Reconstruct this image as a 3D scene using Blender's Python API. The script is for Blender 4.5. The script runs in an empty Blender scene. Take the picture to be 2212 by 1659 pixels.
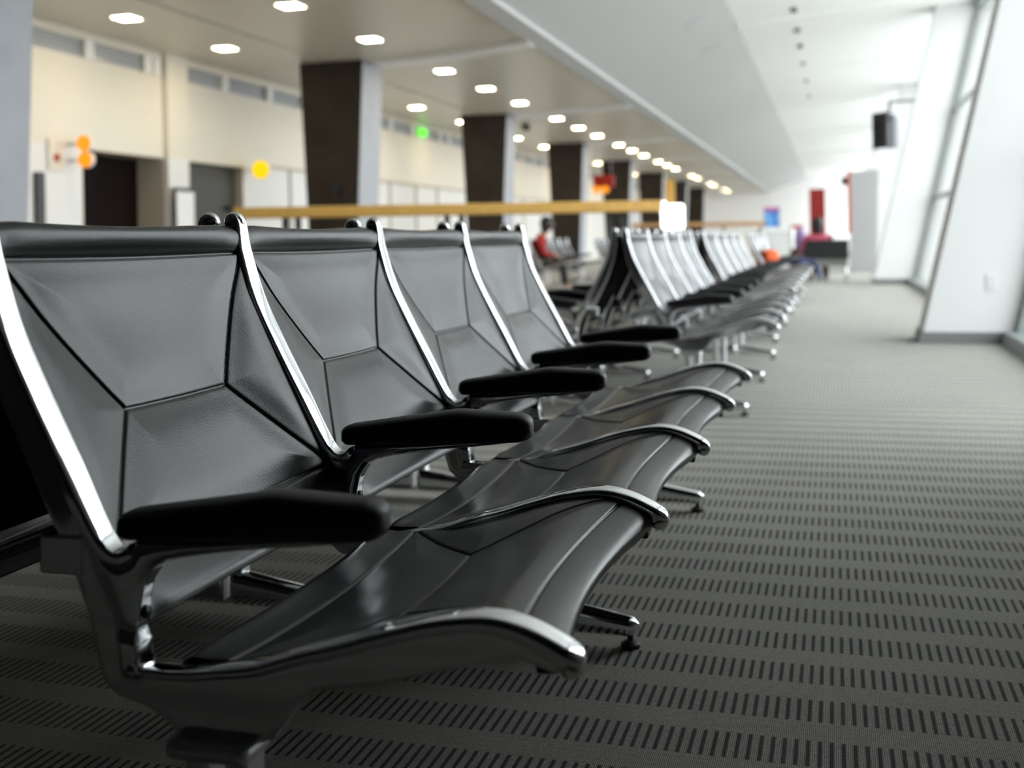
import bpy, bmesh, math, random
from mathutils import Vector, Matrix
random.seed(7)
C = bpy.context.scene.collection
scene = bpy.context.scene

# ------------------------------------------------------------------ camera
F_PX, YAW, ROLL, CY, CAM_H = 2406.07, 0.2811, -0.0173, 521.9, 0.7969
cd = bpy.data.cameras.new('camera'); cam = bpy.data.objects.new('camera', cd); C.objects.link(cam)
cd.sensor_fit = 'HORIZONTAL'; cd.sensor_width = 36.0; cd.lens = F_PX * 36.0 / 2212.0
cd.shift_y = -(829.5 - CY) / 2212.0
cd.clip_start = 0.05; cd.clip_end = 400
fw = Vector((-math.sin(YAW), math.cos(YAW), 0)); rt = Vector((math.cos(YAW), math.sin(YAW), 0)); up = Vector((0, 0, 1))
r2 = rt * math.cos(ROLL) + up * math.sin(ROLL); u2 = up * math.cos(ROLL) - rt * math.sin(ROLL)
cam.matrix_world = Matrix(((r2.x, u2.x, -fw.x, 0), (r2.y, u2.y, -fw.y, 0), (r2.z, u2.z, -fw.z, CAM_H), (0, 0, 0, 1)))
cd.dof.use_dof = True; cd.dof.focus_distance = 1.68; cd.dof.aperture_fstop = 3.3
scene.camera = cam

# ------------------------------------------------------------------ sky and exposure
world = bpy.data.worlds.new('world'); scene.world = world; world.use_nodes = True
wn = world.node_tree.nodes; wl = world.node_tree.links
SKY = 4.2
bg = wn['Background']; bg.inputs['Strength'].default_value = SKY
tc = wn.new('ShaderNodeTexCoord'); sx = wn.new('ShaderNodeSeparateXYZ'); cr = wn.new('ShaderNodeValToRGB'); mr = wn.new('ShaderNodeMapRange')
wl.new(tc.outputs['Generated'], sx.inputs[0]); wl.new(sx.outputs['Z'], mr.inputs[0])
mr.inputs[1].default_value = -1; mr.inputs[2].default_value = 1
cr.color_ramp.elements[0].position = 0.46; cr.color_ramp.elements[0].color = (.42, .42, .43, 1)
cr.color_ramp.elements[1].position = 0.53; cr.color_ramp.elements[1].color = (.94, .97, 1.01, 1)
wl.new(mr.outputs[0], cr.inputs[0]); wl.new(cr.outputs[0], bg.inputs[0])
vs = scene.view_settings
vs.view_transform = 'Standard'; vs.look = 'None'; vs.gamma = 1; vs.use_curve_mapping = False; vs.exposure = 0.8
scene.cycles.max_bounces = 10; scene.cycles.diffuse_bounces = 5; scene.cycles.glossy_bounces = 5
scene.cycles.transparent_max_bounces = 16
scene.cycles.sample_clamp_indirect = 8.0
scene.cycles.caustics_reflective = False; scene.cycles.caustics_refractive = False
try: scene.cycles.use_denoising = True
except Exception: pass

LEAN = 0.235            # outward lean of the window wall per metre of height
WX = 1.20               # window line at the floor
BAYS = [(4.2, 8.65), (9.15, 19.1), (19.6, 28.8), (29.3, 38.9), (39.4, 49.0), (49.5, 59.0)]
CEIL_R = 4.45
for (a, b) in BAYS:     # light portals in the window openings
    ld = bpy.data.lights.new('window_portal', 'AREA'); ld.shape = 'RECTANGLE'
    ld.size = b - a; ld.size_y = CEIL_R * math.hypot(1, LEAN); ld.cycles.is_portal = True
    lo = bpy.data.objects.new('window_portal', ld); C.objects.link(lo)
    n = Vector((-1, 0, LEAN)).normalized(); y = Vector((0, 1, 0)); z = -n; x = y; yy = z.cross(x)
    c = Vector((WX + 0.10 + LEAN * CEIL_R / 2, (a + b) / 2, CEIL_R / 2))
    lo.matrix_world = Matrix(((x.x, yy.x, z.x, c.x), (x.y, yy.y, z.y, c.y), (x.z, yy.z, z.z, c.z), (0, 0, 0, 1)))

# ------------------------------------------------------------------ materials
def mat(name, color, rough=0.5, metal=0.0, spec=0.5, bump=None, emit=None, estr=0.0, vary=None, sheen=0.0, coat=0.0):
    m = bpy.data.materials.new(name); m.use_nodes = True
    nt = m.node_tree; b = nt.nodes['Principled BSDF']
    b.inputs['Base Color'].default_value = (*color, 1); b.inputs['Roughness'].default_value = rough
    b.inputs['Metallic'].default_value = metal; b.inputs['Specular IOR Level'].default_value = spec
    if sheen: b.inputs['Sheen Weight'].default_value = sheen; b.inputs['Sheen Roughness'].default_value = .45
    if coat: b.inputs['Coat Weight'].default_value = coat
    if emit: b.inputs['Emission Color'].default_value = (*emit, 1); b.inputs['Emission Strength'].default_value = estr
    g = nt.nodes.new('ShaderNodeTexCoord')
    if bump:
        sc, st, dist = bump
        n = nt.nodes.new('ShaderNodeTexNoise'); n.inputs['Scale'].default_value = sc; n.inputs['Detail'].default_value = 4
        bp = nt.nodes.new('ShaderNodeBump'); bp.inputs['Strength'].default_value = st; bp.inputs['Distance'].default_value = dist
        nt.links.new(g.outputs['Object'], n.inputs['Vector']); nt.links.new(n.outputs['Fac'], bp.inputs['Height']); nt.links.new(bp.outputs[0], b.inputs['Normal'])
    if vary:
        sc, amt = vary
        n = nt.nodes.new('ShaderNodeTexNoise'); n.inputs['Scale'].default_value = sc; n.inputs['Detail'].default_value = 5
        rp = nt.nodes.new('ShaderNodeValToRGB')
        rp.color_ramp.elements[0].position = .3; rp.color_ramp.elements[1].position = .7
        rp.color_ramp.elements[0].color = (*[c * (1 - amt) for c in color], 1); rp.color_ramp.elements[1].color = (*[min(1, c * (1 + amt)) for c in color], 1)
        nt.links.new(g.outputs['Object'], n.inputs['Vector']); nt.links.new(n.outputs['Fac'], rp.inputs[0]); nt.links.new(rp.outputs[0], b.inputs['Base Color'])
    return m

M = {}
M['chrome'] = mat('polished_aluminium', (.80, .81, .83), .09, 1.0)
M['cast'] = mat('cast_aluminium', (.62, .62, .63), .13, 1.0)
M['leather'] = mat('black_leather', (.010, .011, .015), .27, 0, .38, bump=(420, .22, .001))
M['shadeback'] = mat('shaded_leather_reverse', (.008, .008, .009), .8, 0, .1)  # leather reverse kept dull and dark for the shade between the rows
M['pad'] = mat('black_urethane', (.008, .008, .010), .46, 0, .5, bump=(900, .15, .0005))
M['blacksteel'] = mat('black_steel', (.012, .012, .013), .4, 0.0, .5)
M['rubber'] = mat('black_rubber', (.012, .012, .012), .5)
M['white'] = mat('white_paint', (.86, .86, .85), .6)
M['pier'] = mat('pier_paint', (.66, .66, .66), .6)
M['partition'] = mat('shaded_white_partition', (.36, .36, .36), .5)  # white panel greyed in its colour for the weaker light on it
M['soffit'] = mat('soffit_paint', (.50, .50, .50), .5)
M['beam'] = mat('beam_paint', (.88, .88, .90), .45)
M['cream'] = mat('cream_wall', (.80, .75, .655), .6, vary=(1.2, .02))
M['lower'] = mat('white_wall_panel', (.80, .79, .78), .55)
M['taupe'] = mat('ceiling_panel', (.70, .65, .57), .36, .0, .6)
M['groove'] = mat('dark_groove', (.06, .052, .045), .7)
M['colfront'] = mat('column_front_brown', (.034, .026, .020), .7, spec=.2, vary=(2.5, .25))
M['colside'] = mat('column_side_grey', (.36, .37, .40), .6, vary=(3, .06))
M['base'] = mat('baseboard_rubber', (.17, .17, .17), .5)
M['winframe'] = mat('window_frame_grey', (.24, .27, .26), .4)
M['brushed'] = mat('satin_aluminium', (.84, .85, .86), .42, 1.0)
M['shadeceil'] = mat('dark_shade_panel', (.16, .157, .15), .6)
M['rear'] = mat('dark_wall', (.018, .017, .016), .7)
M['greywall'] = mat('grey_wall_panel', (.20, .20, .20), .6)
M['doordark'] = mat('dark_red_brown_door', (.006, .0022, .0016), .6, spec=.1)
M['doorgrey'] = mat('dark_grey_door', (.075, .073, .07), .5, spec=.2)
M['jamb'] = mat('beige_jamb', (.50, .45, .38), .6)
M['darkpost'] = mat('dark_grey_post', (.03, .032, .036), .5)
M['louver'] = mat('grey_strip_glass', (.50, .51, .55), .25)
M['wood'] = mat('maple_wood', (.86, .50, .13), .4, vary=(14, .10))
M['wood2'] = mat('oak_rail', (.42, .22, .08), .45, vary=(14, .12))
M['red'] = mat('red_panel', (.30, .012, .006), .45)
M['orange_red'] = mat('orange_red_board', (.42, .07, .03), .5)
M['blackplastic'] = mat('black_plastic', (.010, .010, .012), .35)
M['screen'] = mat('dark_screen_glass', (.012, .013, .02), .12)
M['greyplastic'] = mat('grey_plastic', (.30, .30, .33), .4)
M['pink'] = mat('pink_cloth', (.62, .10, .17), .8)
M['redcloth'] = mat('red_cloth', (.33, .015, .015), .8)
M['navy'] = mat('navy_cloth', (.015, .028, .10), .8)
M['orangecloth'] = mat('orange_cloth', (.75, .12, .03), .75)
M['maroon'] = mat('maroon_cloth', (.055, .008, .010), .8)
M['skin'] = mat('skin', (.42, .22, .14), .5)
M['skin2'] = mat('dark_skin', (.10, .05, .035), .5)
M['hair'] = mat('black_hair', (.006, .005, .005), .5)
M['greyseat'] = mat('grey_seat_shell', (.22, .22, .21), .45)
M['deskwhite'] = mat('pale_grey_laminate', (.55, .55, .54), .45)
M['green'] = mat('green_lit_sign', (.02, .35, .02), .4, emit=(.12, 1, .02), estr=.9)
M['yellow'] = mat('yellow_lamp', (.5, .35, .0), .4, emit=(1, .62, .0), estr=.62)
M['amber'] = mat('amber_lamp', (.5, .16, .0), .4, emit=(1, .30, .0), estr=.62)
M['lamp'] = mat('warm_lamp_glass', (.9, .85, .7), .4, emit=(1.0, .80, .48), estr=30.0)
M['glare'] = mat('white_glare', (.9, .9, .9), .4, emit=(1, .97, .92), estr=2.2)
M['purple'] = mat('lavender_cloth', (.32, .24, .48), .8)
M['planter'] = mat('dark_green_leaf', (.03, .06, .035), .6)

def carpet():
    m = bpy.data.materials.new('dashed_carpet'); m.use_nodes = True
    nt = m.node_tree; N = nt.nodes; L = nt.links; b = N['Principled BSDF']
    def math_(op, a, bb=None, c=None):
        n = N.new('ShaderNodeMath'); n.operation = op
        for i, v in enumerate((a, bb, c)):
            if v is None: continue
            if isinstance(v, (int, float)): n.inputs[i].default_value = v
            else: L.new(v, n.inputs[i])
        return n.outputs[0]
    geo = N.new('ShaderNodeTexCoord'); sep = N.new('ShaderNodeSeparateXYZ'); L.new(geo.outputs['Object'], sep.inputs[0])
    wob = N.new('ShaderNodeTexNoise'); wob.inputs['Scale'].default_value = 350; wob.inputs['Detail'].default_value = 1; L.new(geo.outputs['Object'], wob.inputs['Vector'])
    wv = math_('MULTIPLY', math_('SUBTRACT', wob.outputs['Fac'], .5), .0022)
    x = math_('ADD', sep.outputs['X'], wv); y = math_('ADD', sep.outputs['Y'], math_('MULTIPLY', wv, 1.6))
    fx = math_('FRACT', math_('DIVIDE', math_('ADD', x, 10.0 * .0178 * 100 + .016 + .0089), .0178))
    fy = math_('FRACT', math_('DIVIDE', math_('ADD', y, 16.1 - 2.050), .161))
    dx = math_('ABSOLUTE', math_('SUBTRACT', fx, .5))
    dy = math_('ABSOLUTE', math_('SUBTRACT', fy, .285))
    def less(v, e, s):
        mp = N.new('ShaderNodeMapRange'); mp.interpolation_type = 'SMOOTHSTEP'
        mp.inputs[1].default_value = e - s; mp.inputs[2].default_value = e + s; mp.inputs[3].default_value = 1; mp.inputs[4].default_value = 0
        L.new(v, mp.inputs[0]); return mp.outputs[0]
    dash = math_('MULTIPLY', less(dx, .185, .05), less(dy, .28, .015))
    # woven loops: fine ribs along Y broken by noise
    rib = math_('ABSOLUTE', math_('SINE', math_('MULTIPLY', x, math.pi / .00297)))
    lp = math_('ABSOLUTE', math_('SINE', math_('ADD', math_('MULTIPLY', y, math.pi / .0034), math_('MULTIPLY', wob.outputs['Fac'], 5.0))))
    n2 = N.new('ShaderNodeTexNoise'); n2.inputs['Scale'].default_value = 700; n2.inputs['Detail'].default_value = 3; L.new(geo.outputs['Object'], n2.inputs['Vector'])
    loops = math_('ADD', math_('ADD', math_('MULTIPLY', rib, .35), math_('MULTIPLY', lp, .25)), math_('MULTIPLY', n2.outputs['Fac'], .7))
    n3 = N.new('ShaderNodeTexNoise'); n3.inputs['Scale'].default_value = 2.2; n3.inputs['Detail'].default_value = 4; L.new(geo.outputs['Object'], n3.inputs['Vector'])
    gain = math_('MULTIPLY', math_('POWER', loops, 2.6), math_('ADD', .85, math_('MULTIPLY', n3.outputs['Fac'], .3)))
    mix = N.new('ShaderNodeMix'); mix.data_type = 'RGBA'; L.new(dash, mix.inputs[0])
    mix.inputs[6].default_value = (.74, .715, .63, 1); mix.inputs[7].default_value = (.05, .052, .064, 1)
    mul = N.new('ShaderNodeMix'); mul.data_type = 'RGBA'; mul.blend_type = 'MULTIPLY'; mul.inputs[0].default_value = 1
    cmb = N.new('ShaderNodeCombineColor'); [L.new(gain, cmb.inputs[i]) for i in range(3)]
    L.new(mix.outputs[2], mul.inputs[6]); L.new(cmb.outputs[0], mul.inputs[7]); L.new(mul.outputs[2], b.inputs['Base Color'])
    bp = N.new('ShaderNodeBump'); bp.inputs['Strength'].default_value = .6; bp.inputs['Distance'].default_value = .0015
    L.new(loops, bp.inputs['Height']); L.new(bp.outputs[0], b.inputs['Normal'])
    b.inputs['Roughness'].default_value = .8; b.inputs['Specular IOR Level'].default_value = .12
    b.inputs['Sheen Weight'].default_value = .16; b.inputs['Sheen Roughness'].default_value = .4
    return m
M['carpet'] = carpet()

def glass():
    m = bpy.data.materials.new('window_glass'); m.use_nodes = True
    nt = m.node_tree; N = nt.nodes; L = nt.links
    for n in list(N): N.remove(n)
    out = N.new('ShaderNodeOutputMaterial'); mx = N.new('ShaderNodeMixShader'); t = N.new('ShaderNodeBsdfTransparent'); g = N.new('ShaderNodeBsdfGlossy')
    t.inputs[0].default_value = (.95, .97, .96, 1); g.inputs['Roughness'].default_value = .02
    fr = N.new('ShaderNodeFresnel'); fr.inputs[0].default_value = 1.35
    ge = N.new('ShaderNodeNewGeometry'); sb = N.new('ShaderNodeMath'); sb.operation = 'SUBTRACT'; sb.inputs[0].default_value = 1; L.new(ge.outputs['Backfacing'], sb.inputs[1])
    mu = N.new('ShaderNodeMath'); mu.operation = 'MULTIPLY'; L.new(fr.outputs[0], mu.inputs[0]); L.new(sb.outputs[0], mu.inputs[1])
    L.new(mu.outputs[0], mx.inputs[0]); L.new(t.outputs[0], mx.inputs[1]); L.new(g.outputs[0], mx.inputs[2]); L.new(mx.outputs[0], out.inputs[0])
    return m
M['glass'] = glass()

# ------------------------------------------------------------------ helpers
def link(name, me, m=None, parent=None, smooth=False, loc=None):
    if m is not None:
        for k in (m if isinstance(m, (list, tuple)) else [m]): me.materials.append(k)
    if smooth:
        for p in me.polygons: p.use_smooth = True
    o = bpy.data.objects.new(name, me); C.objects.link(o)
    if parent is not None: o.parent = parent
    if loc is not None: o.location = loc
    return o
def obj(name, bm, m=None, parent=None, smooth=False, loc=None, bevel=0, sharp=None):
    bmesh.ops.recalc_face_normals(bm, faces=bm.faces)
    me = bpy.data.meshes.new(name); bm.to_mesh(me); bm.free()
    o = link(name, me, m, parent, smooth, loc)
    if bevel:
        b = o.modifiers.new('bevel', 'BEVEL'); b.width = bevel; b.segments = 3; b.limit_method = 'ANGLE'
    if sharp:
        o.data.set_sharp_from_angle(angle=sharp)
    return o
def tag(o, label=None, cat=None, group=None, kind=None):
    if label: o['label'] = label
    if cat: o['category'] = cat
    if group: o['group'] = group
    if kind: o['kind'] = kind
    return o
def empty(name, loc=(0, 0, 0), rz=0):
    o = bpy.data.objects.new(name, None); C.objects.link(o); o.location = loc; o.rotation_euler = (0, 0, rz); o.empty_display_size = .1
    return o
def copy_tree(o, parent=None):
    c = o.copy(); C.objects.link(c)
    if parent is not None: c.parent = parent
    for ch in list(o.children): copy_tree(ch, c)
    return c
def box(bm, x0, x1, y0, y1, z0, z1, mi=0):
    vs_ = [bm.verts.new(p) for p in ((x0, y0, z0), (x1, y0, z0), (x1, y1, z0), (x0, y1, z0), (x0, y0, z1), (x1, y0, z1), (x1, y1, z1), (x0, y1, z1))]
    for f in ((0, 3, 2, 1), (4, 5, 6, 7), (0, 1, 5, 4), (1, 2, 6, 5), (2, 3, 7, 6), (3, 0, 4, 7)):
        bm.faces.new([vs_[i] for i in f]).material_index = mi
    return vs_
def prism_y(bm, poly, y0, y1, mi=0):            # XZ polygon pushed along Y
    a = [bm.verts.new((x, y0, z)) for x, z in poly]; b = [bm.verts.new((x, y1, z)) for x, z in poly]
    n = len(poly); fs = [bm.faces.new(a[::-1]), bm.faces.new(b)]
    for i in range(n): fs.append(bm.faces.new((a[i], a[(i + 1) % n], b[(i + 1) % n], b[i])))
    for f in fs: f.material_index = mi
def cyl(bm, c, r, h, axis='z', seg=20, r2=None, mi=0):
    r2 = r if r2 is None else r2
    rings = []
    for k, (rr, t) in enumerate(((r, 0), (r2, h))):
        ring = []
        for i in range(seg):
            a = 2 * math.pi * i / seg; p = [rr * math.cos(a), rr * math.sin(a), t]
            if axis == 'x': p = [p[2], p[0], p[1]]
            if axis == 'y': p = [p[1], p[2], p[0]]
            ring.append(bm.verts.new((c[0] + p[0], c[1] + p[1], c[2] + p[2])))
        rings.append(ring)
    bm.faces.new(rings[0][::-1]).material_index = mi; bm.faces.new(rings[1]).material_index = mi
    for i in range(seg): bm.faces.new((rings[0][i], rings[0][(i + 1) % seg], rings[1][(i + 1) % seg], rings[1][i])).material_index = mi
def ball(bm, c, r, sx_=1, sy_=1, sz_=1, u=20, v=14):
    bmesh.ops.create_uvsphere(bm, u_segments=u, v_segments=v, radius=r, matrix=Matrix.Translation(c) @ Matrix.Diagonal((sx_, sy_, sz_, 1)))
def catmull(pts, n):
    """n points evenly spread by arc length along a Catmull-Rom curve through pts"""
    P = [Vector(p) for p in pts]; P = [P[0] * 2 - P[1]] + P + [P[-1] * 2 - P[-2]]
    dense = []
    for i in range(1, len(P) - 2):
        for k in range(24):
            t = k / 24; a, b, c, d = P[i - 1], P[i], P[i + 1], P[i + 2]
            dense.append(.5 * ((2 * b) + (c - a) * t + (2 * a - 5 * b + 4 * c - d) * t * t + (3 * b - a - 3 * c + d) * t ** 3))
    dense.append(P[-2])
    s = [0]
    for i in range(1, len(dense)): s.append(s[-1] + (dense[i] - dense[i - 1]).length)
    out = []; j = 0
    for k in range(n):
        t = s[-1] * k / (n - 1)
        while j < len(s) - 2 and s[j + 1] < t: j += 1
        f = (t - s[j]) / max(1e-9, s[j + 1] - s[j]); out.append(dense[j].lerp(dense[j + 1], f))
    return out, s[-1]
def lerp_list(L, t):
    x = t * (len(L) - 1); i = min(int(x), len(L) - 2); return L[i] + (L[i + 1] - L[i]) * (x - i)
def sweep_xz(bm, pts, widths, thick, y=0.0, n=60, seg=16, power=3.0, round_ends=(True, True), offset=0.0):
    """rounded bar along a curve in the XZ plane; width runs along Y, thickness along the curve normal"""
    P, Ltot = catmull([(p[0], p[1], 0) for p in pts], n)
    rings = []
    for i, p in enumerate(P):
        a = P[max(0, i - 1)]; b = P[min(n - 1, i + 1)]; t = (b - a).normalized(); nr = Vector((-t.y, t.x))
        f = i / (n - 1); w = lerp_list(widths, f); h = lerp_list(thick, f)
        d0 = f * Ltot; d1 = (1 - f) * Ltot; e = 1
        rr = max(w, h) / 2
        if round_ends[0] and d0 < rr: e = min(e, math.sqrt(max(.0, 1 - (1 - d0 / rr) ** 2)))
        if round_ends[1] and d1 < rr: e = min(e, math.sqrt(max(.0, 1 - (1 - d1 / rr) ** 2)))
        e = max(e, .12)
        ring = []
        for k in range(seg):
            an = 2 * math.pi * k / seg; ca, sa = math.cos(an), math.sin(an)
            q = abs(ca) ** (2 / power) * (1 if ca > 0 else -1); r_ = abs(sa) ** (2 / power) * (1 if sa > 0 else -1)
            o_ = (r_ * h * e / 2) + offset
            ring.append(bm.verts.new((p.x + nr.x * o_, y + q * w * e / 2, p.y + nr.y * o_)))
        rings.append(ring)
    bm.faces.new(rings[0]); bm.faces.new(rings[-1][::-1])
    for i in range(n - 1):
        for k in range(seg): bm.faces.new((rings[i][k], rings[i][(k + 1) % seg], rings[i + 1][(k + 1) % seg], rings[i + 1][k]))

def seg_dist(px, py, ax, ay, bx, by):
    dx, dy = bx - ax, by - ay; t = max(0, min(1, ((px - ax) * dx + (py - ay) * dy) / (dx * dx + dy * dy)))
    return math.hypot(px - ax - t * dx, py - ay - t * dy)

# ------------------------------------------------------------------ the setting
def struct(name, bm, m, **k):
    o = obj(name, bm, m, **k); o['kind'] = 'structure'; return o
Y0, Y1 = -7.0, 66.0
bm = bmesh.new(); box(bm, -9.2, 2.6, Y0, Y1, -.12, 0); struct('floor', bm, M['carpet'])
# low ceiling of taupe panels, with the dark gap above the column line
bm = bmesh.new(); box(bm, -8.9, -6.95, Y0, Y1, 3.40, 3.62); box(bm, -6.87, -3.66, Y0, Y1, 3.40, 3.62); box(bm, -6.95, -6.87, Y0, Y1, 3.47, 3.62, 1)
struct('ceiling', bm, [M['taupe'], M['groove']])
bm = bmesh.new(); prism_y(bm, [(-3.66, 3.40), (-3.52, 3.415), (-1.43, 4.20), (-1.43, 4.34), (-3.66, 3.62)], Y0, Y1)
struct('ceiling_slope', bm, M['soffit'])
bm = bmesh.new(); box(bm, -8.6, 2.3, Y0, 2.0, 3.30, 3.40); struct('shade_ceiling', bm, M['shadeceil'])  # unseen low ceiling added to cut bounce light around the near seats
bm = bmesh.new(); prism_y(bm, [(-1.43, 4.20), (2.6, 4.55), (2.6, 4.75), (-1.43, 4.40)], Y0, Y1)
struct('ceiling_upper', bm, M['white'])
# left wall with two door openings, a strip of glazing above
bm = bmesh.new()
for (a, b) in ((Y0, 11.35), (13.04, 13.53), (15.13, Y1)): box(bm, -8.9, -8.6, a, b, 0, 2.0, 1)
box(bm, -8.9, -8.6, Y0, Y1, 2.0, 3.09)
box(bm, -8.9, -8.6, Y0, Y1, 3.31, 3.40)
box(bm, -8.9, -8.66, Y0, Y1, 3.09, 3.31, 2)
box(bm, -8.6, -8.52, 13.03, 13.53, 2.0, 3.40); box(bm, -8.6, -8.52, 13.03, 13.53, 0, 2.0, 1)
struct('wall_left', bm, [M['cream'], M['lower'], M['louver']])
bm = bmesh.new()
yy_ = [10.0, 11.42, 12.62, 12.82, 14.55, 15.9, 17.15, 18.4, 19.7, 20.95, 22.2, 22.6, 23.9, 24.5, 25.7, 26.9]
yy_ += [28.2 + 1.3 * k for k in range(24)]
for y in yy_: box(bm, -8.66, -8.575, y, y + .16, 3.09, 3.31)
struct('trim_1', bm, M['white'])
bm = bmesh.new()
for z in (3.15, 3.205, 3.26): box(bm, -8.66, -8.645, Y0, Y1, z, z + .012)
struct('trim_2', bm, M['winframe'])
def door(name, y0, y1, depth, m, jm):
    bm = bmesh.new(); x = -8.6 - depth
    box(bm, x - .06, x, y0, y1, 0, 2.0)
    o = struct(name, bm, m)
    j = bmesh.new(); box(j, x, -8.601, y1 - .012, y1 + .02, 0, 2.0); box(j, x, -8.601, y0 - .02, y0 + .012, 0, 2.0); box(j, x, -8.601, y0, y1, 1.988, 2.0)
    obj('door_jamb', j, jm, o)
    return o
d = door('door_1', 11.35, 13.04, .40, M['doordark'], M['jamb'])
d = door('door_2', 13.53, 15.13, .14, M['doorgrey'], M['jamb'])
k = bmesh.new(); ball(k, (-8.69, 14.86, 1.37), .05); obj('door_knob', k, M['blackplastic'], d, True)
# wall panels further along
bm = bmesh.new()
for a in (16.6, 20.9, 22.35, 23.7, 25.9, 29, 31, 33): box(bm, -8.6, -8.57, a, a + .05, 0, 2.05)
box(bm, -8.6, -8.565, 15.9, 60, 2.03, 2.07); struct('trim_3', bm, M['jamb'])
bm = bmesh.new(); box(bm, -8.9, 2.6, Y1, Y1 + .2, 0, 4.7); struct('wall_far', bm, M['white'])
bm = bmesh.new(); box(bm, -8.9, 2.6, Y0 - .2, Y0, 0, 4.7); struct('wall_rear', bm, M['rear'])
bm = bmesh.new(); box(bm, -2.35, -2.15, Y0, 2.4, 0, 3.35); struct('shade_wall_left', bm, M['rear'])  # unseen wall added to block left-hall light from the near floor
# window wall: unseen stretch beside the camera kept solid to darken the near floor, then glazed bays between leaning piers
def lean_poly(x0, x1, z0, z1): return [(x0 + LEAN * z0, z0), (x1 + LEAN * z0, z0), (x1 + LEAN * z1, z1), (x0 + LEAN * z1, z1)]
bm = bmesh.new(); prism_y(bm, lean_poly(WX, WX + .25, 0, 4.6), Y0, BAYS[0][0]); struct('wall_right', bm, M['greywall'])
bm = bmesh.new()
for i in range(len(BAYS)):
    y = BAYS[i][1]; prism_y(bm, lean_poly(.60, 1.65, 0, 4.6), y, y + .5)
struct('wall_right_piers', bm, M['pier'])
bm = bmesh.new()
for i in range(len(BAYS)):
    y = BAYS[i][1]; prism_y(bm, [(.585, 0), (WX, 0), (WX + .01, .085), (.605, .085)], y - .012, y); prism_y(bm, [(.585, 0), (.62, 0), (.64, .085), (.605, .085)], y, y + .5)
struct('baseboard_right', bm, M['base'])
for i, (a, b) in enumerate(BAYS):
    bm = bmesh.new()
    prism_y(bm, [(WX - .06, 0), (WX + .12, 0), (WX + .14, .09), (WX - .04, .09)], a, b)
    nm = 2
    for k in range(nm + 1):
        y = a + (b - a) * k / nm; w = .045
        y = min(max(y, a + w), b - w); prism_y(bm, lean_poly(WX + .02, WX + .08, .09, 4.5), y - w, y + w)
    for z in (1.37, 2.77): prism_y(bm, lean_poly(WX + .02, WX + .08, z - .03, z + .03), a, b)
    prism_y(bm, lean_poly(WX - .02, WX + .12, 4.40, 4.5), a, b)
    wo = struct('window_%d' % (i + 1), bm, M['winframe'])
    g = bmesh.new(); prism_y(g, lean_poly(WX + .045, WX + .053, .09, 4.45), a, b); obj('window_pane', g, M['glass'], wo)
# ground outside the windows
bm = bmesh.new(); box(bm, 2.6, 60, -30, 120, -.6, -.12); struct('ground_outside', bm, M['deskwhite'])
# beams
bm = bmesh.new()
for k in range(9):
    y = 14.62 + 7.2 * k if k else 14.62
    a = [(-6.2, y - .05), (-5.4, y - .22), (-4.6, y - .48), (-3.70, y - .92)]
    for (p, q) in zip(a[:-1], a[1:]):
        v = [bm.verts.new((X, Y, Z)) for (X, Y) in (p, q) for (Y, Z) in ((Y, 3.40), (Y + .34, 3.40), (Y + .34, 3.33), (Y, 3.33))]
        for f in ((0, 1, 5, 4), (1, 2, 6, 5), (2, 3, 7, 6), (3, 0, 4, 7), (0, 3, 2, 1), (4, 5, 6, 7)): bm.faces.new([v[i] for i in f])
struct('trim_4', bm, M['beam'])
bm = bmesh.new()
for k in range(9):
    y = 6.1 + 6.0 * k; prism_y(bm, [(-1.43, 4.16), (2.35, 4.49), (2.35, 4.56), (-1.43, 4.22)], y, y + .28)
struct('trim_5', bm, M['white'])
bm = bmesh.new(); prism_y(bm, [(-3.70, 3.34), (-3.46, 3.38), (-3.46, 3.45), (-3.70, 3.42)], Y0, Y1); struct('trim_6', bm, M['soffit'])
# tapered columns
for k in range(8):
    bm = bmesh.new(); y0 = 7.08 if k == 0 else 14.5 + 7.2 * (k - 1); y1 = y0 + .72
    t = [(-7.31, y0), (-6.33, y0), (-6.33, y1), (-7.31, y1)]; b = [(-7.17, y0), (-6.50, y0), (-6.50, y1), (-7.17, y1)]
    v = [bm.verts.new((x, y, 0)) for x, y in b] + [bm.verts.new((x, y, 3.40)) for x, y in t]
    for f, mi in (((0, 1, 5, 4), 0), ((1, 2, 6, 5), 1), ((2, 3, 7, 6), 0), ((3, 0, 4, 7), 1), ((0, 3, 2, 1), 0), ((4, 5, 6, 7), 0)):  # front and back faces brown, the two side faces grey
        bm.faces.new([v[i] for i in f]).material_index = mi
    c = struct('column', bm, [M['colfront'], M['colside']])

# ------------------------------------------------------------------ ceiling lamps
ORD = ['first', 'second', 'third', 'fourth', 'fifth', 'sixth', 'seventh', 'eighth', 'ninth', 'tenth', 'eleventh', 'twelfth', 'thirteenth', 'fourteenth',
       'fifteenth', 'sixteenth', 'seventeenth', 'eighteenth', 'nineteenth', 'twentieth', 'twenty-first', 'twenty-second', 'twenty-third', 'twenty-fourth', 'twenty-fifth', 'twenty-sixth', 'twenty-seventh', 'twenty-eighth']
def downlight0():
    r = empty('downlight')
    f = bmesh.new(); s, t = .122, .020
    for (x0, x1, y0, y1) in ((-s - t, s + t, -s - t, -s), (-s - t, s + t, s, s + t), (-s - t, -s, -s, s), (s, s + t, -s, s)): box(f, x0, x1, y0, y1, -.012, .0)
    obj('lamp_frame', f, M['beam'], r)
    g = bmesh.new(); box(g, -s, s, -s, s, -.006, -.001); obj('lamp_glass', g, M['lamp'], r)
    return r
D0 = None
def lamp(x, y, label, group):
    global D0
    if D0 is None: D0 = o = downlight0()
    else: o = copy_tree(D0)
    o.location = (x, y, 3.40); tag(o, label, 'ceiling light', group)
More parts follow.
